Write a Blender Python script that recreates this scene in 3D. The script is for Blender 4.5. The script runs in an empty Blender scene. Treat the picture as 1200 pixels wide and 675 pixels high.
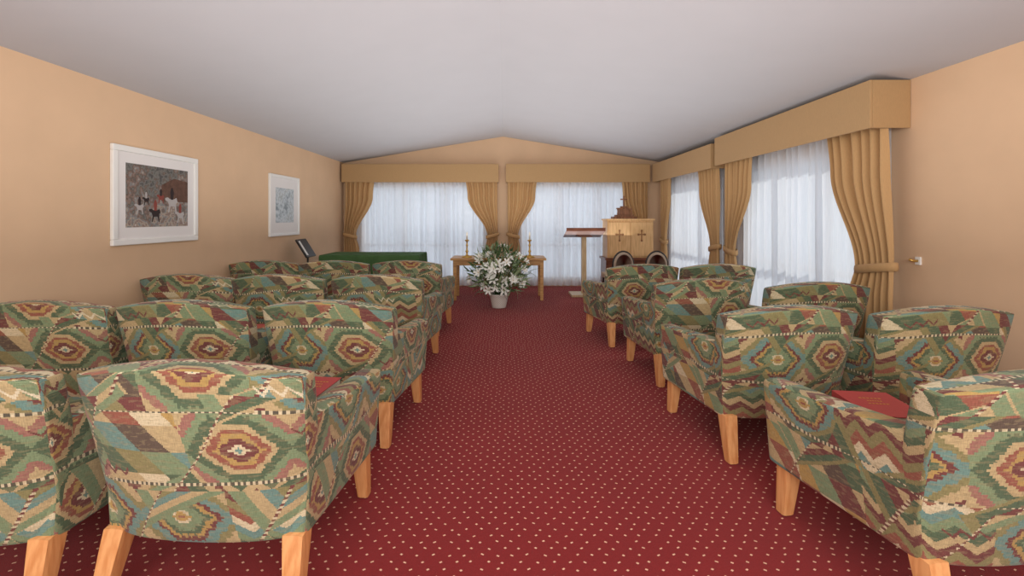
import bpy, math, random, bmesh
from mathutils import Vector, Matrix
random.seed(7)
sc = bpy.context.scene
sc.view_settings.view_transform = 'Standard'
sc.view_settings.look = 'None'
CAMH = 1.35
WX = 3.17      # half room width
FY = 9.1       # far wall
WZ = 2.43; RZ = 2.95
BY = -1.8      # where the modelled part of the room ends behind the camera

def lin(c):
    return tuple([((x/255)/12.92 if x/255 <= .04045 else ((x/255+.055)/1.055)**2.4) for x in c])+(1,)

# ------------------------------------------------------------ node helper
class N:
    def __init__(s, name):
        s.m = bpy.data.materials.new(name); s.m.use_nodes = True
        s.t = s.m.node_tree; s.t.nodes.clear()
        s.out = s.t.nodes.new('ShaderNodeOutputMaterial')
    def n(s, typ): return s.t.nodes.new(typ)
    def l(s, a, b):
        if hasattr(a, 'is_output'): s.t.links.new(a, b)
        else: b.default_value = a
    def M(s, op, a, b=0.0, c=0.0):
        n = s.n('ShaderNodeMath'); n.operation = op
        s.l(a, n.inputs[0]); s.l(b, n.inputs[1])
        if op in ('COMPARE', 'MULTIPLY_ADD'): s.l(c, n.inputs[2])
        return n.outputs[0]
    def mixf(s, f, a, b):
        return s.M('ADD', s.M('MULTIPLY', a, s.M('SUBTRACT', 1.0, f)), s.M('MULTIPLY', b, f))
    def mixc(s, f, a, b, mode='MIX'):
        n = s.n('ShaderNodeMix'); n.data_type = 'RGBA'; n.blend_type = mode
        s.l(f, n.inputs[0]); s.l(a, n.inputs[6]); s.l(b, n.inputs[7])
        return n.outputs[2]
    def ramp(s, f, stops, const=False):
        n = s.n('ShaderNodeValToRGB'); cr = n.color_ramp
        if const: cr.interpolation = 'CONSTANT'
        while len(cr.elements) < len(stops): cr.elements.new(.5)
        for e, (p, c) in zip(cr.elements, stops):
            e.position = p; e.color = c
        s.l(f, n.inputs[0]); return n.outputs[0]
    def comb(s, x, y, z=0.0):
        n = s.n('ShaderNodeCombineXYZ'); s.l(x, n.inputs[0]); s.l(y, n.inputs[1]); s.l(z, n.inputs[2]); return n.outputs[0]
    def sep(s, v):
        n = s.n('ShaderNodeSeparateXYZ'); s.l(v, n.inputs[0]); return n.outputs
    def noise(s, vec, scale, detail=2.0):
        n = s.n('ShaderNodeTexNoise'); s.l(vec, n.inputs['Vector']); n.inputs['Scale'].default_value = scale
        n.inputs['Detail'].default_value = detail; return n.outputs[0]
    def coord(s, k='Object'): return s.n('ShaderNodeTexCoord').outputs[k]
    def bsdf(s, col, rough=.8, metal=0.0, spec=.3, bump=None, bs=.3, bd=.01, sheen=0):
        n = s.n('ShaderNodeBsdfPrincipled'); s.l(col, n.inputs['Base Color'])
        n.inputs['Roughness'].default_value = rough; n.inputs['Metallic'].default_value = metal
        n.inputs['Specular IOR Level'].default_value = spec
        if sheen: n.inputs['Sheen Weight'].default_value = sheen
        if bump is not None:
            b = s.n('ShaderNodeBump'); b.inputs['Strength'].default_value = bs; b.inputs['Distance'].default_value = bd
            s.l(bump, b.inputs['Height']); s.t.links.new(b.outputs[0], n.inputs['Normal'])
        s.t.links.new(n.outputs[0], s.out.inputs[0]); return n

def paint(name, rgb, rough=.85, var=.05, scale=3, spec=.2):
    k = N(name); c = lin(rgb); o = k.coord()
    d = tuple(x*(1-var*2) for x in c[:3])+(1,)
    f = k.noise(o, scale, 4)
    k.bsdf(k.mixc(f, d, tuple(min(1, x*(1+var)) for x in c[:3])+(1,)), rough, spec=spec, bump=k.noise(o, 180, 2), bs=.08, bd=.002)
    return k.m

def wood(name, rgb, dark, rough=.45, stretch=(30, 30, 3)):
    k = N(name); o = k.sep(k.coord())
    v = k.comb(k.M('MULTIPLY', o[0], float(stretch[0])), k.M('MULTIPLY', o[1], float(stretch[1])), k.M('MULTIPLY', o[2], float(stretch[2])))
    f = k.noise(v, 1.6, 5)
    k.bsdf(k.ramp(f, [(.3, lin(dark)), (.62, lin(rgb))]), rough, spec=.4)
    return k.m

def metal(name, rgb, rough=.25):
    k = N(name); f = k.noise(k.coord(), 30, 3)
    c = lin(rgb); k.bsdf(k.mixc(f, c, tuple(x*.8 for x in c[:3])+(1,)), rough, metal=1.0); return k.m

# ------------------------------------------------------------ materials
M_wall = paint('wall_paint', (223, 189, 155))
M_ceil = paint('ceiling_paint', (190, 190, 195), var=.02)
M_trim = paint('trim_paint', (214, 184, 152), .6)
M_white = paint('white_lacquer', (238, 236, 232), .4, .02, spec=.4)
M_mat = paint('picture_mat', (232, 228, 226), .9, .02)
M_leg = wood('beech_leg_wood', (226, 164, 108), (202, 132, 78))
M_oak = wood('oak_wood', (205, 158, 98), (172, 122, 68), stretch=(3, 30, 30))
M_maple = wood('maple_cabinet_wood', (220, 178, 126), (196, 152, 98), stretch=(25, 25, 3))
M_mahog = wood('mahogany_wood', (132, 78, 52), (92, 50, 34), .35, (3, 25, 25))
M_carved = wood('carved_brown_wood', (146, 98, 66), (104, 64, 42), .5)
M_inlay = wood('walnut_inlay', (150, 104, 62), (120, 78, 44))
M_pole = wood('pale_pole_wood', (214, 190, 150), (190, 160, 118))
M_brass = metal('brass', (225, 185, 105), .4)
M_dark = paint('dark_metal', (38, 33, 32), .45, .05, spec=.5)
M_red = paint('red_book_cover', (178, 66, 66), .5, .08, 60, spec=.4)
M_page = paint('book_pages', (228, 218, 196), .9, .05, 200)
M_gold = metal('gilt_lettering', (225, 175, 100), .5)
M_green = paint('green_table_cloth', (76, 108, 66), .95, .15, 12)
M_vinyl = paint('beige_upholstery', (186, 166, 146), .8, .05)
M_candle = paint('candle_wax', (240, 232, 214), .5, .02)
M_petal = paint('lily_petal', (248, 248, 240), .6, .03)
M_leaf = paint('lily_leaf', (90, 116, 72), .55, .3, 9)
M_leaf2 = paint('pale_leaf', (150, 168, 128), .6, .2, 9)
M_stam = paint('stamen', (206, 160, 60), .7)
M_soil = paint('flower_foam', (60, 70, 45), .9)

def mk_basket():
    k = N('white_wicker'); o = k.sep(k.coord('Object'))
    f = k.M('MULTIPLY', k.M('SINE', k.M('MULTIPLY', o[2], 260.0)), k.M('SINE', k.M('MULTIPLY', k.M('ARCTAN2', o[1], o[0]), 22.0)))
    g = k.M('ADD', k.M('MULTIPLY', f, .5), .5)
    k.bsdf(k.mixc(g, lin((190, 182, 168)), lin((238, 234, 224))), .7, bump=g, bs=.6, bd=.006); return k.m
M_bask = mk_basket()

def mk_cloth(name, rgb, sheen=.2):
    k = N(name); o = k.coord(); s = k.sep(o)
    w = k.noise(k.comb(k.M('MULTIPLY', s[0], 90.0), k.M('MULTIPLY', s[1], 90.0), k.M('MULTIPLY', s[2], 12.0)), 3, 2)
    c = lin(rgb)
    k.bsdf(k.mixc(w, tuple(x*.86 for x in c[:3])+(1,), tuple(min(1, x*1.08) for x in c[:3])+(1,)), .7, spec=.25, bump=w, bs=.15, bd=.002, sheen=sheen)
    return k.m
M_drape = mk_cloth('gold_drape_cloth', (192, 153, 106), .1)
M_corn = mk_cloth('gold_pelmet_cloth', (182, 147, 104), .1)

def mk_sheer():
    k = N('white_sheer_voile')
    o = k.sep(k.coord())
    w = k.noise(k.comb(k.M('MULTIPLY', o[0], 60.0), k.M('MULTIPLY', o[1], 60.0), k.M('MULTIPLY', o[2], 4.0)), 2, 2)
    col = k.mixc(w, lin((228, 231, 238)), lin((246, 247, 251)))
    d = k.n('ShaderNodeBsdfDiffuse'); k.l(col, d.inputs[0])
    t = k.n('ShaderNodeBsdfTranslucent'); k.l(col, t.inputs[0])
    tr = k.n('ShaderNodeBsdfTransparent')
    m1 = k.n('ShaderNodeMixShader'); m1.inputs[0].default_value = .55
    k.t.links.new(d.outputs[0], m1.inputs[1]); k.t.links.new(t.outputs[0], m1.inputs[2])
    m2 = k.n('ShaderNodeMixShader'); m2.inputs[0].default_value = .2
    k.t.links.new(m1.outputs[0], m2.inputs[1]); k.t.links.new(tr.outputs[0], m2.inputs[2])
    k.t.links.new(m2.outputs[0], k.out.inputs[0]); return k.m
M_sheer = mk_sheer()

def mk_glass():
    k = N('window_glass')
    tr = k.n('ShaderNodeBsdfTransparent'); g = k.n('ShaderNodeBsdfGlossy'); g.inputs['Roughness'].default_value = .02
    tr.inputs[0].default_value = (.95, .98, 1, 1)
    m = k.n('ShaderNodeMixShader'); m.inputs[0].default_value = .05
    k.t.links.new(tr.outputs[0], m.inputs[1]); k.t.links.new(g.outputs[0], m.inputs[2])
    k.t.links.new(m.outputs[0], k.out.inputs[0]); return k.m
M_glass = mk_glass()

def mk_carpet():
    k = N('red_dotted_carpet'); o = k.coord(); s = k.sep(o)
    p = .064; q = .038
    row = k.M('FLOOR', k.M('DIVIDE', s[1], q))
    us = k.M('ADD', k.M('DIVIDE', s[0], p), k.M('MULTIPLY', row, .5))
    a = k.M('MULTIPLY', k.M('SUBTRACT', k.M('FRACT', us), .5), p)
    b = k.M('MULTIPLY', k.M('SUBTRACT', k.M('FRACT', k.M('DIVIDE', s[1], q)), .5), q)
    wn = k.n('ShaderNodeTexWhiteNoise'); k.l(k.comb(k.M('FLOOR', us), row), wn.inputs[0])
    r3 = k.sep(wn.outputs[1])
    a = k.M('ADD', a, k.M('MULTIPLY', k.M('SUBTRACT', r3[1], .5), .018))
    b = k.M('ADD', b, k.M('MULTIPLY', k.M('SUBTRACT', r3[2], .5), .010))
    wob = k.M('MULTIPLY', k.M('SUBTRACT', wn.outputs[0], .5), 1.6)
    d = k.M('ADD', k.M('ABSOLUTE', k.M('ADD', a, k.M('MULTIPLY', b, wob))), k.M('MULTIPLY', k.M('ABSOLUTE', b), 1.15))
    dot = k.M('LESS_THAN', d, .0068)
    pile = k.noise(o, 260, 2); big = k.noise(o, 1.3, 3)
    mid = k.noise(o, 45, 3)
    c = k.mixc(k.M('MULTIPLY', pile, 1.0), lin((80, 14, 19)), lin((166, 46, 46)))
    c = k.mixc(k.M('MULTIPLY', mid, .5), c, lin((102, 25, 29)))
    c = k.mixc(k.M('MULTIPLY', big, .3), c, lin((168, 52, 51)))
    c = k.mixc(k.M('MULTIPLY', dot, .92), c, lin((240, 196, 164)))
    k.bsdf(c, .95, spec=.08, bump=pile, bs=.5, bd=.006, sheen=.08); return k.m
M_carpet = mk_carpet()

def mk_kilim():
    k = N('kilim_tapestry_upholstery')
    uv = k.sep(k.n('ShaderNodeUVMap').outputs[0])
    rnd = k.n('ShaderNodeObjectInfo').outputs['Random']
    U0 = k.M('ADD', uv[0], k.M('MULTIPLY', k.M('FLOOR', k.M('MULTIPLY', rnd, 5.0)), .31)); V0 = k.M('ADD', uv[1], 3.0)
    U0 = k.M('ADD', U0, 5.0)
    wv = k.n('ShaderNodeTexNoise'); k.l(k.comb(U0, V0), wv.inputs['Vector']); wv.inputs['Scale'].default_value = 3.0
    wv.inputs['Detail'].default_value = 0.0
    wc = k.sep(wv.outputs[1])
    U = k.M('ADD', U0, k.M('MULTIPLY', k.M('SUBTRACT', wc[0], .5), .08))
    V = k.M('ADD', V0, k.M('MULTIPLY', k.M('SUBTRACT', wc[1], .5), .06))
    U = k.M('SNAP', U, .0045); V = k.M('SNAP', V, .0045)
    def layer(cw, ch, ou, ov, slant, shift=.37):
        vv = k.M('DIVIDE', k.M('ADD', V, ov), ch); row = k.M('FLOOR', vv)
        b = k.M('SUBTRACT', k.M('SUBTRACT', vv, row), .5)
        us = k.M('ADD', k.M('DIVIDE', k.M('ADD', U, ou), cw), k.M('MULTIPLY', row, shift))
        us = k.M('ADD', us, k.M('MULTIPLY', b, slant))
        col = k.M('FLOOR', us); a = k.M('SUBTRACT', k.M('SUBTRACT', us, col), .5)
        wn = k.n('ShaderNodeTexWhiteNoise'); k.l(k.comb(col, row, ou), wn.inputs[0])
        rs = k.sep(wn.outputs[1])
        return a, b, col, row, wn.outputs[0], rs
    CR, TAN, GOLD, SAGE, DKG, TEAL, BUR, RUST, OLV, ROSE, BRN = (224, 208, 172), (198, 174, 130), (188, 154, 92), (130, 150, 114), (84, 106, 82), (112, 148, 140), (118, 62, 64), (154, 90, 76), (144, 136, 92), (164, 112, 102), (96, 80, 72)
    def pal(x, P): return k.ramp(x, [(i/len(P), lin(p)) for i, p in enumerate(P)], True)
    a, b, col, row, r1, rs = layer(.31, .27, 0.0, 0.05, .12)
    A = k.M('ABSOLUTE', k.M('SNAP', a, .025)); B = k.M('ABSOLUTE', k.M('SNAP', k.M('ADD', b, .02), .03))
    # 1 stepped hexagon medallions with toothed rings
    tt = k.M('MULTIPLY', k.M('GREATER_THAN', k.M('FRACT', k.M('MULTIPLY', k.M('SUBTRACT', A, B), 14.0)), .5), .02)
    hexd = k.M('ADD', k.M('MAXIMUM', k.M('ADD', A, k.M('MULTIPLY', B, .75)), k.M('MULTIPLY', B, 1.15)), tt)
    def rr_(*s_): return k.ramp(hexd, [(p, lin(c_)) for p, c_ in s_], True)
    ringA = rr_((0, RUST), (.05, GOLD), (.10, CR), (.13, SAGE), (.25, DKG), (.31, GOLD), (.36, BUR), (.42, TEAL), (.54, OLV), (.64, TAN), (.78, BUR))
    ringB = rr_((0, TEAL), (.06, CR), (.10, BUR), (.20, GOLD), (.26, RUST), (.34, TAN), (.41, DKG), (.53, SAGE), (.64, ROSE), (.74, TAN))
    med = k.mixc(k.M('GREATER_THAN', rs[0], .5), ringA, ringB)
    # 2 bold zigzag bands (a minority of the patches)
    tri = k.M('ABSOLUTE', k.M('SUBTRACT', k.M('FRACT', k.M('MULTIPLY', a, 3.0)), .5))
    zf = k.M('ADD', k.M('ADD', b, .5), k.M('MULTIPLY', tri, .32))
    zzc = pal(k.M('FRACT', k.M('ADD', zf, r1)), [BUR, TAN, DKG, SAGE, TEAL, CR, RUST, OLV])
    # 3 slanted block patches
    st = k.M('ADD', k.M('FLOOR', k.M('ADD', k.M('MULTIPLY', a, 3.0), k.M('MULTIPLY', b, 1.8))), k.M('MULTIPLY', k.M('FLOOR', k.M('MULTIPLY', b, 3.0)), 2.0))
    stc = pal(k.M('FRACT', k.M('ADD', k.M('MULTIPLY', st, .381), k.M('ADD', r1, .001))), [SAGE, BUR, TAN, DKG, GOLD, TEAL, TAN, RUST, OLV, SAGE, BRN, CR])
    s1 = k.M('LESS_THAN', rs[1], .56); s2 = k.M('LESS_THAN', rs[1], .66)
    c = k.mixc(s1, k.mixc(s2, stc, zzc), med)
    # larger slanted ground shapes cutting across
    a2, b2, c2, r2, w2, rs2 = layer(.42, .35, .11, .07, -.5)
    d2 = k.M('ADD', k.M('ABSOLUTE', a2), k.M('ABSOLUTE', b2))
    g = pal(k.M('FRACT', k.M('ADD', w2, k.M('MULTIPLY', k.M('FLOOR', k.M('MULTIPLY', d2, 8.0)), .29))), [SAGE, DKG, TAN, BUR, TEAL, TAN, OLV])
    msk = k.M('GREATER_THAN', k.M('ADD', k.M('MULTIPLY', rs2[0], .42), d2), .88)
    c = k.mixc(msk, c, g)
    # small tooth borders
    edge = k.M('MULTIPLY', k.M('GREATER_THAN', k.M('ABSOLUTE', b), .472), k.M('GREATER_THAN', rs[2], .3))
    dash = k.M('GREATER_THAN', k.M('FRACT', k.M('DIVIDE', U, .02)), .5)
    c = k.mixc(edge, c, k.mixc(dash, lin((88, 84, 74)), lin(CR)))
    edge2 = k.M('MULTIPLY', k.M('GREATER_THAN', k.M('ABSOLUTE', a2), .485), k.M('GREATER_THAN', rs2[1], .4))
    dash2 = k.M('GREATER_THAN', k.M('FRACT', k.M('DIVIDE', V, .02)), .5)
    c = k.mixc(edge2, c, k.mixc(dash2, lin(BUR), lin(CR)))
    # serpents
    a3, b3, c3, r3_, w3, rs3 = layer(.19, .15, .3, .02, .2, .5)
    tz = k.M('ABSOLUTE', k.M('SUBTRACT', k.M('FRACT', k.M('MULTIPLY', a3, 4.0)), .5))
    sn = k.M('LESS_THAN', k.M('ABSOLUTE', k.M('SUBTRACT', k.M('ADD', b3, k.M('MULTIPLY', tz, .4)), .1)), .045)
    sn = k.M('MULTIPLY', k.M('MULTIPLY', sn, k.M('GREATER_THAN', w3, .82)), k.M('LESS_THAN', k.M('ABSOLUTE', a3), .36))
    c = k.mixc(sn, c, k.mixc(k.M('GREATER_THAN', rs3[1], .4), lin(BUR), lin((230, 216, 184))))
    # woven thread streaks
    th = k.noise(k.comb(k.M('MULTIPLY', U0, 50.0), k.M('MULTIPLY', V0, 380.0)), 1.0, 2)
    th2 = k.noise(k.comb(k.M('MULTIPLY', U0, 380.0), k.M('MULTIPLY', V0, 50.0)), 1.0, 2)
    blot = k.noise(k.comb(k.M('MULTIPLY', U0, 25.0), k.M('MULTIPLY', V0, 90.0)), 1.0, 3)
    t = k.M('ADD', k.M('MULTIPLY', th, .7), k.M('MULTIPLY', th2, .7))
    c = k.mixc(k.M('MULTIPLY', k.M('GREATER_THAN', blot, .55), .3), c, lin((168, 150, 112)))
    c = k.mixc(.95, c, k.ramp(t, [(.38, (.45, .45, .45, 1)), (.92, (1, 1, 1, 1))]), 'MULTIPLY')
    c = k.mixc(.08, c, lin((150, 134, 100)))
    k.bsdf(c, .9, spec=.15, bump=t, bs=.3, bd=.002, sheen=.1); return k.m
M_kilim = mk_kilim()

# ------------------------------------------------------------ mesh builder
class MB:
    def __init__(s): s.v = []; s.f = []; s.m = []; s.uv = []; s.mats = []; s.sm = []
    def mi(s, mat):
        if mat not in s.mats: s.mats.append(mat)
        return s.mats.index(mat)
    def add(s, vs, fs, mat, uvs=None, smooth=False, xf=None):
        o = len(s.v); i = s.mi(mat)
        for p in vs: s.v.append(tuple(xf @ Vector(p)) if xf else tuple(p))
        for n, f in enumerate(fs):
            s.f.append([o+q for q in f]); s.m.append(i); s.sm.append(smooth)
            s.uv.append(uvs[n] if uvs else None)
    def box(s, x0, x1, y0, y1, z0, z1, mat, xf=None, taper=None):
        v = [(x0, y0, z0), (x1, y0, z0), (x1, y1, z0), (x0, y1, z0), (x0, y0, z1), (x1, y0, z1), (x1, y1, z1), (x0, y1, z1)]
        s.add(v, [(0, 3, 2, 1), (4, 5, 6, 7), (0, 1, 5, 4), (1, 2, 6, 5), (2, 3, 7, 6), (3, 0, 4, 7)], mat, xf=xf)
    def leg(s, top, bot, wt, wb, mat):
        v = []
        for (c, w) in ((bot, wb), (top, wt)):
            h = w/2
            v += [(c[0]-h, c[1]-h, c[2]), (c[0]+h, c[1]-h, c[2]), (c[0]+h, c[1]+h, c[2]), (c[0]-h, c[1]+h, c[2])]
        s.add(v, [(0, 3, 2, 1), (4, 5, 6, 7), (0, 1, 5, 4), (1, 2, 6, 5), (2, 3, 7, 6), (3, 0, 4, 7)], mat)
    def lattice(s, ax, fn, mat):
        """closed box surface over three coordinate lists, each point mapped by fn; UV unrolled by face side"""
        n = [len(a) for a in ax]; idx = {}; vs = []; raw = []
        def gv(i, j, k):
            if (i, j, k) not in idx:
                idx[(i, j, k)] = len(vs); p = (ax[0][i], ax[1][j], ax[2][k]); raw.append(p); vs.append(fn(*p))
            return idx[(i, j, k)]
        fs = []; uvs = []
        def put(f, side):
            fs.append(f); r = [raw[q] for q in f]
            if side == 'x0': uvs.append([(-p[1]-.9, p[2]) for p in r])
            elif side == 'x1': uvs.append([(p[1]+.8, p[2]) for p in r])
            elif side == 'y': uvs.append([(p[0], p[2]) for p in r])
            elif side == 'y1': uvs.append([(p[0]+.13, p[2]) for p in r])
            else: uvs.append([(p[0], p[1]+p[2]+.4) for p in r])
        X, Y, Z = n[0]-1, n[1]-1, n[2]-1
        for i in range(X):
            for j in range(Y):
                put((gv(i, j, 0), gv(i, j+1, 0), gv(i+1, j+1, 0), gv(i+1, j, 0)), 'z'); put((gv(i, j, Z), gv(i+1, j, Z), gv(i+1, j+1, Z), gv(i, j+1, Z)), 'z')
        for i in range(X):
            for k in range(Z):
                put((gv(i, 0, k), gv(i+1, 0, k), gv(i+1, 0, k+1), gv(i, 0, k+1)), 'y'); put((gv(i, Y, k), gv(i, Y, k+1), gv(i+1, Y, k+1), gv(i+1, Y, k)), 'y1')
        for j in range(Y):
            for k in range(Z):
                put((gv(0, j, k), gv(0, j, k+1), gv(0, j+1, k+1), gv(0, j+1, k)), 'x0'); put((gv(X, j, k), gv(X, j+1, k), gv(X, j+1, k+1), gv(X, j, k+1)), 'x1')
        s.add(vs, fs, mat, uvs=uvs, smooth=True)
    def rbox(s, c, size, r, mat, dome=0):
        ax = [[c[k]-size[k]/2, c[k]-size[k]/2+r, c[k], c[k]+size[k]/2-r, c[k]+size[k]/2] for k in range(3)]
        top = c[2]+size[2]/2
        def fn(x, y, z):
            if dome and z > top-1e-6: z += dome*(1-(2*(x-c[0])/size[0])**2)*(1-(2*(y-c[1])/size[1])**2)
            return (x, y, z)
        s.lattice(ax, fn, mat)
    def lathe(s, prof, mat, c=(0, 0, 0), n=20, cap=True):
        vs = []; fs = []
        for r, z in prof:
            for i in range(n):
                a = 2*math.pi*i/n; vs.append((c[0]+r*math.cos(a), c[1]+r*math.sin(a), c[2]+z))
        for j in range(len(prof)-1):
            for i in range(n):
                a = j*n+i; b = j*n+(i+1) % n; fs.append((a, b, b+n, a+n))
        if cap:
            fs.append(tuple(range(n-1, -1, -1))); fs.append(tuple((len(prof)-1)*n+i for i in range(n)))
        s.add(vs, fs, mat, smooth=True)
    def tube(s, pts, r, mat, n=8, closed=False):
        vs = []; fs = []; L = len(pts)
        for i, p in enumerate(pts):
            p = Vector(p)
            a = Vector(pts[(i-1) % L] if closed or i > 0 else pts[0]); b = Vector(pts[(i+1) % L] if closed or i < L-1 else pts[-1])
            t = (b-a).normalized(); u = t.cross(Vector((0, 0, 1)))
            if u.length < .05: u = t.cross(Vector((0, 1, 0)))
            u.normalize(); w = t.cross(u)
            for k in range(n):
                q = 2*math.pi*k/n; vs.append(tuple(p+u*(r*math.cos(q))+w*(r*math.sin(q))))
        for i in range(L if closed else L-1):
            for k in range(n):
                a = i*n+k; b = i*n+(k+1) % n; c = ((i+1) % L)*n; fs.append((a, b, c+(k+1) % n, c+k))
        if not closed: fs.append(tuple(range(n-1, -1, -1))); fs.append(tuple((L-1)*n+k for k in range(n)))
        s.add(vs, fs, mat, smooth=True)
    def mesh(s, name):
        me = bpy.data.meshes.new(name); me.from_pydata(s.v, [], s.f)
        for m in s.mats: me.materials.append(m)
        for p, i, q in zip(me.polygons, s.m, s.sm): p.material_index = i; p.use_smooth = q
        ul = me.uv_layers.new(name='UVMap')
        me.update()
        for p, uv in zip(me.polygons, s.uv):
            nn = p.normal; ax = max(range(3), key=lambda k: abs(nn[k]))
            for t, li in enumerate(p.loop_indices):
                if uv: ul.data[li].uv = uv[t]
                else:
                    co = me.vertices[me.loops[li].vertex_index].co
                    ul.data[li].uv = (co[0], co[2]) if ax == 1 else ((co[1], co[2]) if ax == 0 else (co[0], co[1]))
        me.update(); return me
    def obj(s, name, loc=(0, 0, 0), rot=0, bevel=0, parent=None):
        o = bpy.data.objects.new(name, s.mesh(name)); sc.collection.objects.link(o)
        o.location = loc; o.rotation_euler = (0, 0, rot)
        if bevel:
            b = o.modifiers.new('bevel', 'BEVEL'); b.width = bevel; b.segments = 2; b.limit_method = 'ANGLE'
        if parent: o.parent = parent
        return o
def empty(name, loc=(0, 0, 0), rot=0):
    e = bpy.data.objects.new(name, None); e.location = loc; e.rotation_euler = (0, 0, rot); e.empty_display_size = .1
    sc.collection.objects.link(e); return e

# ------------------------------------------------------------ room shell
b = MB(); b.box(-WX-.15, WX+.15, BY, FY+.15, -.1, 0, M_carpet); b.obj('floor')
b = MB(); b.box(-WX-.15, -WX, BY, FY+.15, 0, WZ, M_wall); b.obj('wall_left')
RW = [(3.85, 6.0), (6.65, 8.6)]; Z0, Z1 = .12, 2.0
b = MB()
b.box(WX, WX+.15, BY, RW[0][0], 0, WZ, M_wall); b.box(WX, WX+.15, RW[0][1], RW[1][0], 0, WZ, M_wall)
b.box(WX, WX+.15, RW[1][1], FY+.15, 0, WZ, M_wall)
for a0, a1 in RW:
    b.box(WX, WX+.15, a0, a1, 0, Z0, M_wall); b.box(WX, WX+.15, a0, a1, Z1, WZ, M_wall)
b.obj('wall_right')
FW = [(-2.8, -.38), (.33, 2.62)]
b = MB()
xs = [-WX, FW[0][0], FW[0][1], FW[1][0], FW[1][1], WX]
for i in (0, 2, 4): b.box(xs[i], xs[i+1], FY, FY+.15, 0, WZ, M_wall)
for a0, a1 in FW:
    b.box(a0, a1, FY, FY+.15, 0, Z0, M_wall); b.box(a0, a1, FY, FY+.15, Z1, WZ, M_wall)
b.add([(-WX, FY, WZ), (WX, FY, WZ), (0, FY, RZ+.02), (-WX, FY+.15, WZ), (WX, FY+.15, WZ), (0, FY+.15, RZ+.02)],
      [(0, 1, 2), (5, 4, 3), (0, 2, 5, 3), (2, 1, 4, 5), (1, 0, 3, 4)], M_wall)
b.obj('wall_far')
b = MB()
rx = -.03; t = .12
b.add([(-WX-.15, BY, WZ-.025), (rx, BY, RZ), (WX+.15, BY, WZ-.025), (-WX-.15, FY+.15, WZ-.025), (rx, FY+.15, RZ), (WX+.15, FY+.15, WZ-.025),
       (-WX-.15, BY, WZ+t), (rx, BY, RZ+t), (WX+.15, BY, WZ+t), (-WX-.15, FY+.15, WZ+t), (rx, FY+.15, RZ+t), (WX+.15, FY+.15, WZ+t)],
      [(0, 1, 4, 3), (1, 2, 5, 4), (6, 9, 10, 7), (7, 10, 11, 8), (0, 3, 9, 6), (2, 8, 11, 5), (0, 6, 7, 1), (1, 7, 8, 2), (3, 4, 10, 9), (4, 5, 11, 10)], M_ceil)
b.obj('ceiling')
for nm, bx in (('baseboard_left', (-WX, -WX+.015, BY, FY)), ('baseboard_right', (WX-.015, WX, BY, 3.8)), ('baseboard_far', (-WX+.02, WX-.02, FY-.015, FY))):
    b = MB(); b.box(*bx, 0, .09, M_trim); b.obj(nm)

# windows
def window(name, axis, a0, a1, z0, z1, pos):
    e = empty(name)
    fr = MB(); gl = MB()
    def bx(m, u0, u1, d0, d1, w0, w1, mat):
        if axis == 'x': m.box(u0, u1, pos+d0, pos+d1, w0, w1, mat)
        else: m.box(pos+d0, pos+d1, u0, u1, w0, w1, mat)
    w = .06
    bx(fr, a0, a1, .04, .12, z0, z0+w, M_white); bx(fr, a0, a1, .04, .12, z1-w, z1, M_white)
    n = 3; st = (a1-a0)/n
    for i in range(n+1):
        c = a0+i*st; u0 = max(a0, c-w/2); u1 = min(a1, c+w/2); bx(fr, u0, u1, .04, .12, z0+w, z1-w, M_white)
    bx(fr, a0+w/2, a1-w/2, .05, .11, .78, .83, M_white)
    bx(gl, a0+.03, a1-.03, .075, .08, z0+.03, z1-.03, M_glass)
    fr.obj('frame', parent=e); gl.obj('glass', parent=e)
window('window_1', 'x', *FW[0], Z0, Z1, FY); window('window_2', 'x', *FW[1], Z0, Z1, FY)
window('window_3', 'y', *RW[0], Z0, Z1, WX); window('window_4', 'y', *RW[1], Z0, Z1, WX)

# pelmets
def pelmet(x0, x1, y0, y1, z0, z1, openside):
    b = MB(); t = .02
    if openside == 'y':
        b.box(x0, x1, y0, y0+t, z0, z1, M_corn); b.box(x0, x0+t, y0+t, y1, z0, z1, M_corn); b.box(x1-t, x1, y0+t, y1, z0, z1, M_corn)
        b.box(x0+t, x1-t, y0+t, y1, z1-t, z1, M_corn)
    else:
        b.box(x0, x0+t, y0, y1, z0, z1, M_corn); b.box(x0+t, x1, y0, y0+t, z0, z1, M_corn); b.box(x0+t, x1, y1-t, y1, z0, z1, M_corn)
        b.box(x0+t, x1, y0+t, y1-t, z1-t, z1, M_corn)
    return b.obj('pelmet', bevel=.004)
pelmet(-3.13, -.11, 8.85, FY-.003, 2.03, 2.38, 'y'); pelmet(.03, 2.80, 8.85, FY-.003, 2.03, 2.38, 'y')
pelmet(2.85, WX-.003, 3.59, 6.25, 2.05, 2.425, 'x'); pelmet(2.84, WX-.003, 6.35, 8.84, 2.03, 2.37, 'x')

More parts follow.
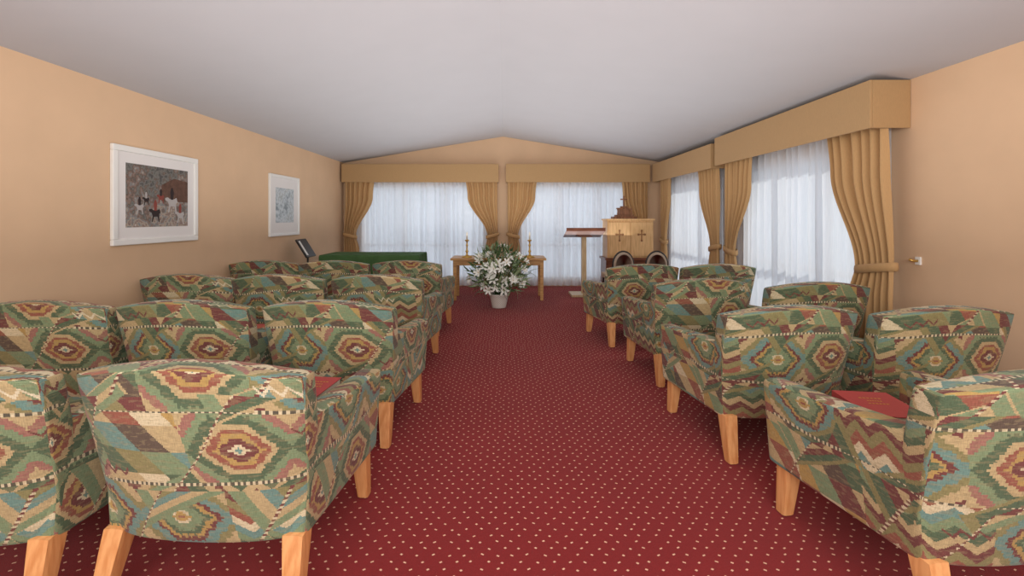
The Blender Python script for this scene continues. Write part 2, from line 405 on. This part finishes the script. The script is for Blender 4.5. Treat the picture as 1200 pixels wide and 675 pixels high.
# curtains
def smooth(t): return t*t*(3-2*t)
def keyint(keys, z):
    for (k0, k1) in zip(keys, keys[1:]):
        if k0[0] >= z >= k1[0]:
            f = (k0[0]-z)/(k0[0]-k1[0]); f = smooth(f)
            return [p+(q-p)*f for p, q in zip(k0[1:], k1[1:])]
    return list(keys[-1][1:])
def curtain(name, axis, base, keys, folds, mat, nz=40, per=10, jit=.3, tie=None, seed=0):
    rr = random.Random(seed); nu = folds*per
    ph = [rr.uniform(-jit, jit) for _ in range(folds+2)]; am = [rr.uniform(.55, 1.2) for _ in range(folds+2)]
    vs = []; fs = []
    z0, z1 = keys[0][0], keys[-1][0]
    zs = [z0+(z1-z0)*j/nz for j in range(nz+1)]
    for z in zs:
        L, R, A = keyint(keys, z)
        for i in range(nu+1):
            u = i/nu; f = u*folds; k = int(f); fr = f-k
            p = ph[k]+(ph[k+1]-ph[k])*fr; a_ = am[k]+(am[k+1]-am[k])*fr
            off = A*a_*math.sin(2*math.pi*(f+p*.6)+.4*math.sin(z*3+k))
            a = L+(R-L)*u
            vs.append((a, base-off, z) if axis == 'x' else (base-off, a, z))
    for j in range(nz):
        for i in range(nu):
            q = j*(nu+1)+i; fs.append((q, q+1, q+nu+2, q+nu+1))
    b = MB(); b.add(vs, fs, mat, smooth=True)
    if tie is not None:
        L, R, A = keyint(keys, tie); c = (L+R)/2; w = (R-L)/2+.015; d = A*1.25+.015
        n = 28; tv = []; tf = []
        prof = [(0, -.035), (.012, -.03), (.016, 0), (.012, .03), (0, .035)]
        for i in range(n):
            q = 2*math.pi*i/n
            for (o, dz) in prof:
                aa = c+(w+o)*math.cos(q); dd = (d+o)*math.sin(q); zz = tie+dz+.03*math.cos(q)*(1 if keys[0][1] < keys[len(keys)//2][1]-.05 else -1)
                tv.append((aa, base-dd, zz) if axis == 'x' else (base-dd, aa, zz))
        m = len(prof)
        for i in range(n):
            for k in range(m-1):
                a = i*m+k; e = ((i+1) % n)*m+k; tf.append((a, e, e+1, a+1))
        b.add(tv, tf, mat, smooth=True)
    return b.obj(name)
curtain('sheer_curtain', 'x', 9.035, [(2.34, -3.0, -.16, .034), (.02, -3.0, -.16, .038)], 23, M_sheer, 10, 10, .6, seed=1)
curtain('sheer_curtain', 'x', 9.035, [(2.34, .07, 2.76, .034), (.02, .07, 2.76, .038)], 21, M_sheer, 10, 10, .6, seed=2)
curtain('sheer_curtain', 'y', 3.105, [(2.34, 3.72, 6.2, .034), (.02, 3.72, 6.2, .038)], 19, M_sheer, 10, 10, .6, seed=3)
curtain('sheer_curtain', 'y', 3.105, [(2.34, 6.4, 8.72, .034), (.02, 6.4, 8.72, .038)], 18, M_sheer, 10, 10, .6, seed=4)
def dk(L0, R0, L1, R1, L2, R2, zt, A=.035):
    return [(2.34, L0, R0, A), (1.75, L0+(L1-L0)*.15, R0+(R1-R0)*.15, A), (zt, L1, R1, A*.75), (zt-.25, (L1+L2)/2, (R1+R2)/2, A*.9), (.02, L2, R2, A)]
curtain('drape', 'x', 8.93, dk(-3.08, -2.5, -3.1, -2.88, -3.1, -2.76, 1.0), 6, M_drape, 50, 10, tie=1.0, seed=5)
curtain('drape', 'x', 8.93, dk(-.78, -.14, -.33, -.13, -.40, -.13, 1.0), 6, M_drape, 50, 10, tie=1.0, seed=6)
curtain('drape', 'x', 8.93, dk(.06, .66, .07, .27, .07, .34, 1.0), 6, M_drape, 50, 10, tie=1.0, seed=7)
curtain('drape', 'x', 8.93, dk(2.26, 2.77, 2.55, 2.77, 2.5, 2.77, 1.0), 6, M_drape, 50, 10, tie=1.0, seed=8)
curtain('drape', 'y', 3.01, dk(3.62, 4.28, 3.56, 3.92, 3.56, 4.05, .94, .042), 6, M_drape, 60, 12, tie=.94, seed=9)
curtain('drape', 'y', 2.98, dk(5.5, 6.22, 5.95, 6.2, 5.85, 6.2, .92, .04), 7, M_drape, 50, 10, tie=.92, seed=10)
curtain('drape', 'y', 2.98, dk(6.4, 7.1, 6.4, 6.65, 6.4, 6.75, .92, .04), 7, M_drape, 50, 10, tie=.92, seed=11)
curtain('drape', 'y', 2.98, dk(8.25, 8.75, 8.5, 8.72, 8.45, 8.72, .92, .04), 5, M_drape, 50, 10, tie=.92, seed=12)
b = MB(); b.tube([(WX, 3.52, 1.02), (3.12, 3.52, 1.02), (3.10, 3.53, 1.03)], .01, M_brass, 10); b.box(WX-.015, WX, 3.50, 3.54, .99, 1.05, M_white); b.obj('curtain_holdback')

# ------------------------------------------------------------ armchair
def armchair_mesh():
    b = MB()
    # back slab: flares wider towards the top, leans back, arched top, slightly wrapped forward at the sides
    def fback(x, y, z):
        k = (z-.22)/.6
        t = (x/.362)
        zz = z
        if z > .5: zz = z - (z-.5)/.36*.05*t*t
        xx = x*(1+.10*min(1, k*1.15))
        yy = y - .115*k + (.045*t*t + .045*t**8)*(1 if y < -.3 else .5) - .02*math.sin(math.pi*min(1, max(0, k)))*(1-t*t)
        return (xx, yy, zz)
    b.lattice([[-.362, -.335, -.26, -.14, 0, .14, .26, .335, .362], [-.345, -.30, -.25, -.205], [.225, .245, .40, .56, .66, .76, .835, .868]], fback, M_kilim)
    # arms
    for sx in (-1, 1):
        def farm(x, y, z, sx=sx):
            k = (z-.22)/.4
            t = (y+.28)/.66
            top = .605+.045*(1-t)**1.5
            zz = z if z < .45 else .45+(z-.45)/(.62-.45)*(top-.45)
            xx = x + .024*k + .034*t
            return (sx*xx, y+.014*k*(1 if y > .3 else 0), zz)
        ax = [[.256, .285, .33, .364], [-.30, -.25, 0, .20, .32, .375], [.225, .245, .40, .50, .57, .62]]
        if sx < 0:
            b.lattice([[-v for v in reversed(ax[0])], ax[1], ax[2]], lambda x, y, z: farm(-x, y, z), M_kilim)
        else: b.lattice(ax, farm, M_kilim)
    b.rbox((0, .02, .295), (.60, .65, .14), .02, M_kilim)
    b.rbox((0, .07, .405), (.53, .63, .12), .03, M_kilim, dome=.02)
    for sx in (-1, 1):
        b.leg((sx*.335, .31, .25), (sx*.35, .325, 0), .075, .05, M_leg)
        b.leg((sx*.325, -.275, .25), (sx*.345, -.345, 0), .078, .052, M_leg)
    me = b.mesh('armchair')
    bm = bmesh.new(); bm.from_mesh(me)
    cl = bm.edges.layers.float.get('crease_edge') or bm.edges.layers.float.new('crease_edge')
    li = [i for i, mt in enumerate(me.materials) if mt == M_leg][0]
    for e in bm.edges:
        if e.link_faces and all(f.material_index == li for f in e.link_faces): e[cl] = .85
    bm.to_mesh(me); bm.free()
    return me
CH = armchair_mesh()
def armchair(x, y, deg=0):
    o = bpy.data.objects.new('armchair', CH); sc.collection.objects.link(o)
    o.location = (x, y, 0); o.rotation_euler = (0, 0, math.radians(deg))
    s_ = o.modifiers.new('sub', 'SUBSURF'); s_.levels = 2; s_.render_levels = 2
    return o
chairs = [(-1.045, 1.93, -3), (-1.92, 1.90, -1),
          (-1.01, 3.08, -5), (-1.89, 3.09, -2), (-2.73, 3.07, 0),
          (-1.06, 4.30, -5), (-1.93, 4.32, -2), (-2.74, 4.34, 0),
          (-1.08, 5.60, -5), (-1.94, 5.60, 0), (-2.74, 5.62, 0),
          (1.67, 1.83, 8), (1.55, 2.92, 7), (2.40, 2.90, 5),
          (1.56, 4.05, 5), (2.36, 3.85, 4), (1.40, 5.20, 10), (2.24, 5.22, 4)]
for c in chairs: armchair(*c)

# books
def book(x, y, z, deg, w=.17, d=.24, h=.035, n=1):
    b = MB()
    for q in range(n):
        zb = q*(h+.0008)
        b.box(-w/2, w/2, -d/2, d/2, zb, zb+.003, M_red); b.box(-w/2, w/2, -d/2, d/2, zb+h-.003, zb+h, M_red)
        b.box(-w/2, -w/2+.004, -d/2, d/2, zb+.003, zb+h-.003, M_red)
        b.box(-w/2+.004, w/2-.006, -d/2+.005, d/2-.005, zb+.003, zb+h-.003, M_page)
    h = zb+h
    for k, (l, yy) in enumerate(((.09, .05), (.06, .02), (.08, -.01))):
        for i in range(6):
            xx = -l/2+i*l/6; b.box(xx, xx+l/9, yy, yy+.01, h, h+.0006, M_gold)
    b.obj('hymn_book', (x, y, z), math.radians(deg))
book(-.875, 2.12, .485, -6, .15, .24, .045, 2); book(-1.71, 3.24, .485, 6, .15, .24, .045, 2); book(1.56, 1.92, .485, -8, .22, .27, .045, 2); book(-1.76, 4.42, .485, 4, .15, .24, .045, 2)

# ------------------------------------------------------------ pictures
def mk_pic(name, stops, sc_, amp=-.35):
    k = N(name); o = k.coord(); s = k.sep(o)
    n1 = k.noise(o, sc_, 6); n2 = k.noise(o, sc_*4, 4)
    f = k.M('ADD', k.M('MULTIPLY', n1, .55), k.M('ADD', k.M('MULTIPLY', n2, .4), k.M('MULTIPLY', k.M('SUBTRACT', s[2], 1.5), amp)))
    k.bsdf(k.ramp(f, stops), .4, spec=.4); return k.m
M_p1 = mk_pic('horse_painting', [(.30, lin((74, 70, 70))), (.38, lin((118, 118, 112))), (.43, lin((92, 78, 72))), (.48, lin((138, 112, 98))), (.52, lin((116, 122, 124))), (.57, lin((172, 156, 140))), (.62, lin((122, 96, 86))), (.7, lin((190, 180, 168)))], 6)
M_p2 = mk_pic('landscape_painting', [(.35, lin((126, 136, 142))), (.44, lin((176, 186, 192))), (.5, lin((204, 210, 214))), (.56, lin((156, 164, 164))), (.64, lin((220, 222, 224)))], 5, 0)
M_f1 = paint('rider_red', (144, 76, 68)); M_f2 = paint('rider_dark', (60, 50, 50)); M_f3 = paint('stable_brown', (112, 84, 72), var=.3, scale=30); M_f4 = paint('horse_grey', (186, 180, 178))
def picture(y0, y1, z0, z1, art, fw, mw, horses=False):
    e = empty('framed_picture'); b = MB(); X = -WX
    for (a0, a1, c0, c1) in ((y0, y1, z0, z0+fw), (y0, y1, z1-fw, z1), (y0, y0+fw, z0+fw, z1-fw), (y1-fw, y1, z0+fw, z1-fw)):
        b.box(X, X+.03, a0, a1, c0, c1, M_white)
    b.obj('frame', parent=e, bevel=.006)
    b = MB(); b.box(X, X+.014, y0+fw, y1-fw, z0+fw, z1-fw, M_mat); b.obj('mat', parent=e)
    b = MB(); q = fw+mw; b.box(X+.014, X+.016, y0+q, y1-q, z0+q*1.05, z1-q, art); b.obj('print', parent=e)
    if horses:
        b = MB()
        b.add([(X+.0163, y0+.54, z0+.38), (X+.0163, y1-q, z0+.38), (X+.0163, y1-q, z0+.58), (X+.0163, y0+.70, z0+.60), (X+.0163, y0+.54, z0+.53)], [(0, 1, 2, 3, 4)], M_f3)
        sil = [(0, 0), (.02, .09), (.0, .14), (-.05, .16), (-.05, .19), (.0, .20), (.03, .18), (.12, .18), (.16, .20), (.18, .14), (.15, .12), (.16, 0), (.14, 0), (.12, .08), (.05, .08), (.02, 0)]
        rid = [(.05, .17), (.04, .27), (.06, .33), (.09, .33), (.11, .27), (.10, .17)]
        for n_, (yy, zz, s_, m1, m2) in enumerate(((y0+.42, z0+.19, .6, M_f2, M_f1), (y0+.62, z0+.28, .7, M_f4, M_f2), (y0+.25, z0+.26, .45, M_f4, M_f2), (y0+.74, z0+.18, .55, M_f4, M_f1), (y0+.5, z0+.36, .4, M_f1, M_f2), (y0+.33, z0+.34, .35, M_f2, M_f4))):
            b.add([(X+.0166+n_*.0002, yy+p*s_, zz+q_*s_) for p, q_ in sil], [tuple(range(len(sil)))], m1)
            b.add([(X+.0168+n_*.0002, yy+p*s_, zz+q_*s_) for p, q_ in rid], [tuple(range(len(rid)))], m2)
        b.obj('horse_figures', parent=e)
picture(3.70, 4.73, 1.12, 1.95, M_p1, .05, .09, True)
picture(6.18, 7.08, 1.09, 1.95, M_p2, .04, .14)

# ------------------------------------------------------------ altar table
b = MB()
x0, x1, y0, y1, H = -.875, .68, 7.45, 8.05, .69
b.box(x0, x1, y0, y1, H-.035, H, M_oak)
b.box(x0+.06, x1-.06, y0+.05, y0+.07, H-.12, H-.035, M_oak); b.box(x0+.06, x1-.06, y1-.07, y1-.05, H-.12, H-.035, M_oak)
b.box(x0+.06, x0+.08, y0+.07, y1-.07, H-.12, H-.035, M_oak); b.box(x1-.08, x1-.06, y0+.07, y1-.07, H-.12, H-.035, M_oak)
for xx in (x0+.07, x1-.07):
    for yy in (y0+.07, y1-.07): b.leg((xx, yy, H-.035), (xx, yy, 0), .06, .05, M_oak)
b.obj('altar_table', bevel=.004)
def candlestick(x, y, z):
    b = MB()
    b.lathe([(.085, 0), (.09, .008), (.08, .02), (.03, .03), (.016, .05), (.014, .08), (.03, .10), (.014, .12), (.011, .18), (.022, .20), (.012, .22), (.012, .26), (.034, .275), (.036, .29), (.014, .292)], M_brass)
    b.lathe([(.012, .29), (.012, .41), (.004, .415), (.002, .43)], M_candle, n=12)
    b.obj('candlestick', (x, y, z))
candlestick(-.62, 7.65, H); candlestick(.42, 7.65, H)
b = MB(); b.box(-.35, -.12, 7.6, 7.85, H, H+.012, M_white); b.box(-.33, -.14, 7.62, 7.83, H+.012, H+.05, M_page); b.obj('altar_book', bevel=.003)

# ------------------------------------------------------------ flower arrangement
def flowers(x, y):
    e = empty('lily_arrangement', (x, y, 0))
    b = MB(); b.lathe([(.10, 0), (.105, .01), (.125, .10), (.145, .19), (.155, .20), (.15, .21), (.135, .205), (.12, .15)], M_bask, n=28); b.lathe([(.125, .15), (.12, .19)], M_soil)
    b.obj('basket', parent=e)
    rr = random.Random(3)
    fl = MB(); lf = MB()
    def pt():
        while 1:
            a, bb, c = rr.uniform(-1, 1), rr.uniform(-1, 1), rr.uniform(-.8, 1)
            if .3 < a*a+bb*bb+c*c < 1: return Vector((a*.46*(1-.25*max(0, c)), bb*.32, .56+c*.40))
    def frame(d, p):
        d = d.normalized(); u = d.cross(Vector((0, 0, 1)))
        if u.length < .01: u = Vector((1, 0, 0))
        u.normalize(); w = u.cross(d)
        return Matrix(((u.x, w.x, d.x, p.x), (u.y, w.y, d.y, p.y), (u.z, w.z, d.z, p.z), (0, 0, 0, 1)))
    root = Vector((0, 0, .19))
    for i in range(66):
        p = pt(); d = (p-Vector((0, 0, .35))); d.y -= .25; xf = frame(d, p); s_ = rr.uniform(.7, 1.1)
        for k in range(6):
            q = k*math.pi/3+(.1 if k % 2 else 0); R = Matrix.Rotation(q, 4, 'Z')
            prof = [(.004, 0, .006), (.03, .03, .016), (.058, .042, .017), (.085, .035, .003)]
            vs = []
            for (r_, z_, w_) in prof: vs += [(r_*s_, -w_*s_, z_*s_), (r_*s_, 0, (z_-.006)*s_), (r_*s_, w_*s_, z_*s_)]
            fs = [(a*3+c, a*3+c+1, a*3+c+4, a*3+c+3) for a in range(3) for c in range(2)]
            fl.add(vs, fs, M_petal, smooth=True, xf=xf @ R)
        fl.add([(-.003, 0, 0), (.003, 0, 0), (.004, 0, .05), (-.004, 0, .05), (0, -.003, 0), (0, .003, 0), (0, .004, .05), (0, -.004, .05)], [(0, 1, 2, 3), (4, 5, 6, 7)], M_stam, xf=xf)
        lf.tube([root+Vector((p.x*.15, p.y*.15, 0)), root.lerp(p, .5)+Vector((0, 0, .03)), p], .004, M_leaf, 5)
    for i in range(480):
        p = pt(); d = (p-Vector((0, 0, .4)))+Vector((rr.uniform(-.3, .3), rr.uniform(-.3, .3), rr.uniform(-.2, .3)))
        p = p*.95+root*.05
        xf = frame(d, p) @ Matrix.Rotation(rr.uniform(0, 6.28), 4, 'Z'); L = rr.uniform(.07, .16); w = rr.uniform(.009, .02)
        vs = []
        for t_, ww, c in ((0, .2, 0), (.3, 1, .01), (.65, .8, .03), (1, .05, .07)): vs += [(-w*ww, c, t_*L), (0, c-.004, t_*L), (w*ww, c, t_*L)]
        fs = [(a*3+c, a*3+c+1, a*3+c+4, a*3+c+3) for a in range(3) for c in range(2)]
        lf.add(vs, fs, M_leaf if rr.random() < .5 else M_leaf2, smooth=True, xf=xf)
    fl.obj('lily_blooms', parent=e); lf.obj('foliage', parent=e)
flowers(-.08, 6.94)

# ------------------------------------------------------------ lectern
b = MB()
T = Matrix.Translation((0, 0, 1.07)) @ Matrix.Rotation(math.radians(-16), 4, 'X')
b.box(-.33, .33, -.22, .22, -.012, .012, M_mahog, xf=T); b.box(-.33, .33, -.235, -.22, -.012, .045, M_mahog, xf=T)
b.box(-.04, .04, -.04, .04, .04, 1.04, M_pole); b.box(-.12, .12, -.12, .12, 1.02, 1.045, M_mahog)
b.box(-.24, .24, -.2, .2, 0, .04, M_pole)
b.obj('lectern', (1.38, 8.0, 0), bevel=.004)

# ------------------------------------------------------------ sideboard + tabernacle cabinet + ornament
b = MB()
b.box(1.72, 2.62, 7.85, 8.35, .62, .66, M_mahog); b.box(1.74, 2.58, 7.88, 8.32, .2, .62, M_mahog)
for xx in (1.78, 2.54):
    for yy in (7.92, 8.28): b.leg((xx, yy, .2), (xx, yy, 0), .06, .04, M_mahog)
for xx in (1.78, 2.17): b.box(xx, xx+.37, 7.868, 7.88, .25, .58, M_mahog)
b.obj('sideboard', bevel=.005)
b = MB()
cx0, cx1, cy0, cy1, cz0 = 1.77, 2.56, 7.9, 8.3, .66
b.box(cx0, cx1, cy0+.02, cy1, cz0, cz0+.64, M_maple); b.box(cx0-.02, cx1+.02, cy0-.01, cy1+.01, cz0+.64, cz0+.67, M_maple)
for k in (0, 1):
    a0 = cx0+.02+k*.38; b.box(a0, a0+.37, cy0, cy0+.02, cz0+.03, cz0+.61, M_maple)
    c = a0+.185; z_ = cz0+.38
    b.box(c-.01, c+.01, cy0-.006, cy0, z_-.08, z_+.08, M_inlay); b.box(c-.05, c+.05, cy0-.007, cy0, z_+.01, z_+.03, M_inlay)
    for (dx, dz) in ((-.055, .02), (.055, .02), (0, .085), (0, -.085)):
        b.box(c+dx-.017, c+dx+.017, cy0-.008, cy0, z_+dz-.017, z_+dz+.017, M_inlay)
b.obj('tabernacle_cabinet', bevel=.004)
b = MB()
for i, (w, h0, h1) in enumerate(((.2, 0, .04), (.15, .04, .07), (.09, .07, .17), (.12, .17, .19), (.06, .19, .22))):
    b.box(-w, w, -w*.6, w*.6, h0, h1, M_carved)
for sx in (-1, 1):
    b.lathe([(.014, .07), (.02, .09), (.012, .11), (.012, .14), (.02, .17)], M_carved, (sx*.115, -.05, 0), 10)
b.box(-.013, .013, -.01, .01, .22, .40, M_carved); b.box(-.06, .06, -.009, .009, .33, .352, M_carved)
b.obj('altar_crucifix', (2.10, 8.1, 1.33), bevel=.004)

# ------------------------------------------------------------ banquet chairs
def banquet(x, y, deg):
    b = MB(); n = 26; z0 = .64
    def oval(cx, cz, rx, rz, yy): return [(cx+rx*math.cos(2*math.pi*i/n), yy, cz+rz*math.sin(2*math.pi*i/n)*(1 if math.sin(2*math.pi*i/n) > 0 else 1.1)) for i in range(n)]
    f = oval(0, z0, .15, .195, -.24); g = oval(0, z0, .15, .195, -.20)
    f2 = oval(0, z0, .12, .16, -.255); g2 = oval(0, z0, .12, .16, -.185)
    vs = f+g+f2+g2; fs = []
    for i in range(n):
        j = (i+1) % n
        fs += [(i, j, n+j, n+i), (j, i, 2*n+i, 2*n+j), (n+i, n+j, 3*n+j, 3*n+i)]
    fs += [tuple(2*n+i for i in range(n)), tuple(3*n+i for i in reversed(range(n)))]
    b.add(vs, fs, M_vinyl, smooth=True)
    b.tube(oval(0, z0, .158, .205, -.22), .014, M_dark, 8, True)
    for sx in (-1, 1):
        b.tube([(sx*.13, -.22, .52), (sx*.18, -.21, .43), (sx*.19, -.2, .2), (sx*.2, -.27, .012)], .013, M_dark)
        b.tube([(sx*.18, -.19, .41), (sx*.18, .2, .41), (sx*.19, .22, .012)], .013, M_dark)
    b.tube([(-.18, .2, .41), (.18, .2, .41)], .011, M_dark)
    b.rbox((0, .01, .455), (.42, .42, .07), .02, M_vinyl, dome=.015)
    b.obj('banquet_chair', (x, y, 0), math.radians(deg))
banquet(1.76, 7.1, 4); banquet(2.30, 7.1, -6)

# ------------------------------------------------------------ cloth covered table left + music stand
b = MB(); x0, x1, y0, y1, H2 = -2.85, -1.32, 7.1, 7.8, .77
n = 24; vs = []; fs = []
per = []
for i in range(n): per.append((x0+(x1-x0)*i/n, y0))
for i in range(n//2): per.append((x1, y0+(y1-y0)*i/(n//2)))
for i in range(n): per.append((x1-(x1-x0)*i/n, y1))
for i in range(n//2): per.append((x0, y1-(y1-y0)*i/(n//2)))
m = len(per); cx, cy = (x0+x1)/2, (y0+y1)/2
for lv, (z, fl_) in enumerate(((H2, 0), (H2-.02, .008), (H2-.25, .02), (.1, .04))):
    for i, (px, py) in enumerate(per):
        w = fl_*(1+.8*math.sin(i*1.3)) if lv else 0
        dx = (px-cx); dy = (py-cy); l = math.hypot(dx, dy)
        vs.append((px+dx/l*w, py+dy/l*w, z))
for lv in range(3):
    for i in range(m): fs.append((lv*m+i, (lv+1)*m+i, (lv+1)*m+(i+1) % m, lv*m+(i+1) % m))
fs.append(tuple(range(m)))
b.add(vs, fs, M_green, smooth=False)
for xx in (x0+.08, x1-.08):
    for yy in (y0+.08, y1-.08): b.leg((xx, yy, H2-.02), (xx, yy, 0), .05, .05, M_oak)
b.obj('cloth_covered_table')
b = MB()
T = Matrix.Translation((-2.93, 6.8, .90)) @ Matrix.Rotation(math.radians(-32), 4, 'Y')
b.box(-.012, .012, -.16, .16, -.15, .15, M_dark, xf=T); b.box(.012, .016, -.13, -.08, -.12, .12, M_white, xf=T)
b.tube([(-2.9, 6.8, .82), (-2.9, 6.8, .03)], .014, M_dark)
b.lathe([(.15, 0), (.15, .012), (.03, .03)], M_dark, (-2.9, 6.8, 0))
b.obj('music_stand')

# ------------------------------------------------------------ lights
def area(name, loc, rot, sx, sy, e, col=(1, 1, 1)):
    l = bpy.data.lights.new(name, 'AREA'); l.shape = 'RECTANGLE'; l.size = sx; l.size_y = sy; l.energy = e; l.color = col
    o = bpy.data.objects.new(name, l); o.location = loc; o.rotation_euler = rot; sc.collection.objects.link(o)
    return o
R90 = math.pi/2
area('daylight_far_1', (-1.6, FY+.5, 1.2), (-R90, 0, 0), 2.6, 2.2, 14, (.93, .96, 1))
area('daylight_far_2', (1.5, FY+.5, 1.2), (-R90, 0, 0), 2.6, 2.2, 14, (.93, .96, 1))
area('daylight_right_1', (WX+.6, 4.9, .9), (0, R90, 0), 1.6, 2.4, 6, (.95, .97, 1))
area('daylight_right_2', (WX+.6, 7.6, .9), (0, R90, 0), 1.6, 2.2, 7, (.95, .97, 1))
area('rear_fill', (0, -1.5, 1.85), (math.radians(84), 0, 0), 4.5, 1.2, 160, (1, .97, .92))  # added soft fill behind the camera, not a lamp of the room
area('ceiling_fill', (0, 3.6, 1.05), (math.pi, 0, 0), 4.4, 10.2, 160, (1, .985, .96))  # added unseen panel facing up to brighten the ceiling, no fixture there
sl = bpy.data.lights.new('sun', 'SUN'); sl.energy = 2.7; sl.angle = math.radians(3); sl.color = (1, .95, .86)
so = bpy.data.objects.new('sun', sl); so.rotation_euler = Vector((-1, -.12, -.80)).to_track_quat('-Z', 'Y').to_euler(); so.location = (6, 5, 5); sc.collection.objects.link(so)
w = bpy.data.worlds.new('World'); sc.world = w; w.use_nodes = True
w.node_tree.nodes['Background'].inputs[0].default_value = (.88, .93, 1, 1); w.node_tree.nodes['Background'].inputs[1].default_value = .65

# ------------------------------------------------------------ camera
cd = bpy.data.cameras.new('camera'); cam = bpy.data.objects.new('camera', cd); sc.collection.objects.link(cam)
cam.location = (0, 0, CAMH); cam.rotation_euler = (R90, 0, 0)
cd.sensor_width = 36; cd.lens = 36*540/1200; cd.shift_x = .0075; cd.shift_y = -.06875; cd.clip_start = .05
sc.camera = cam
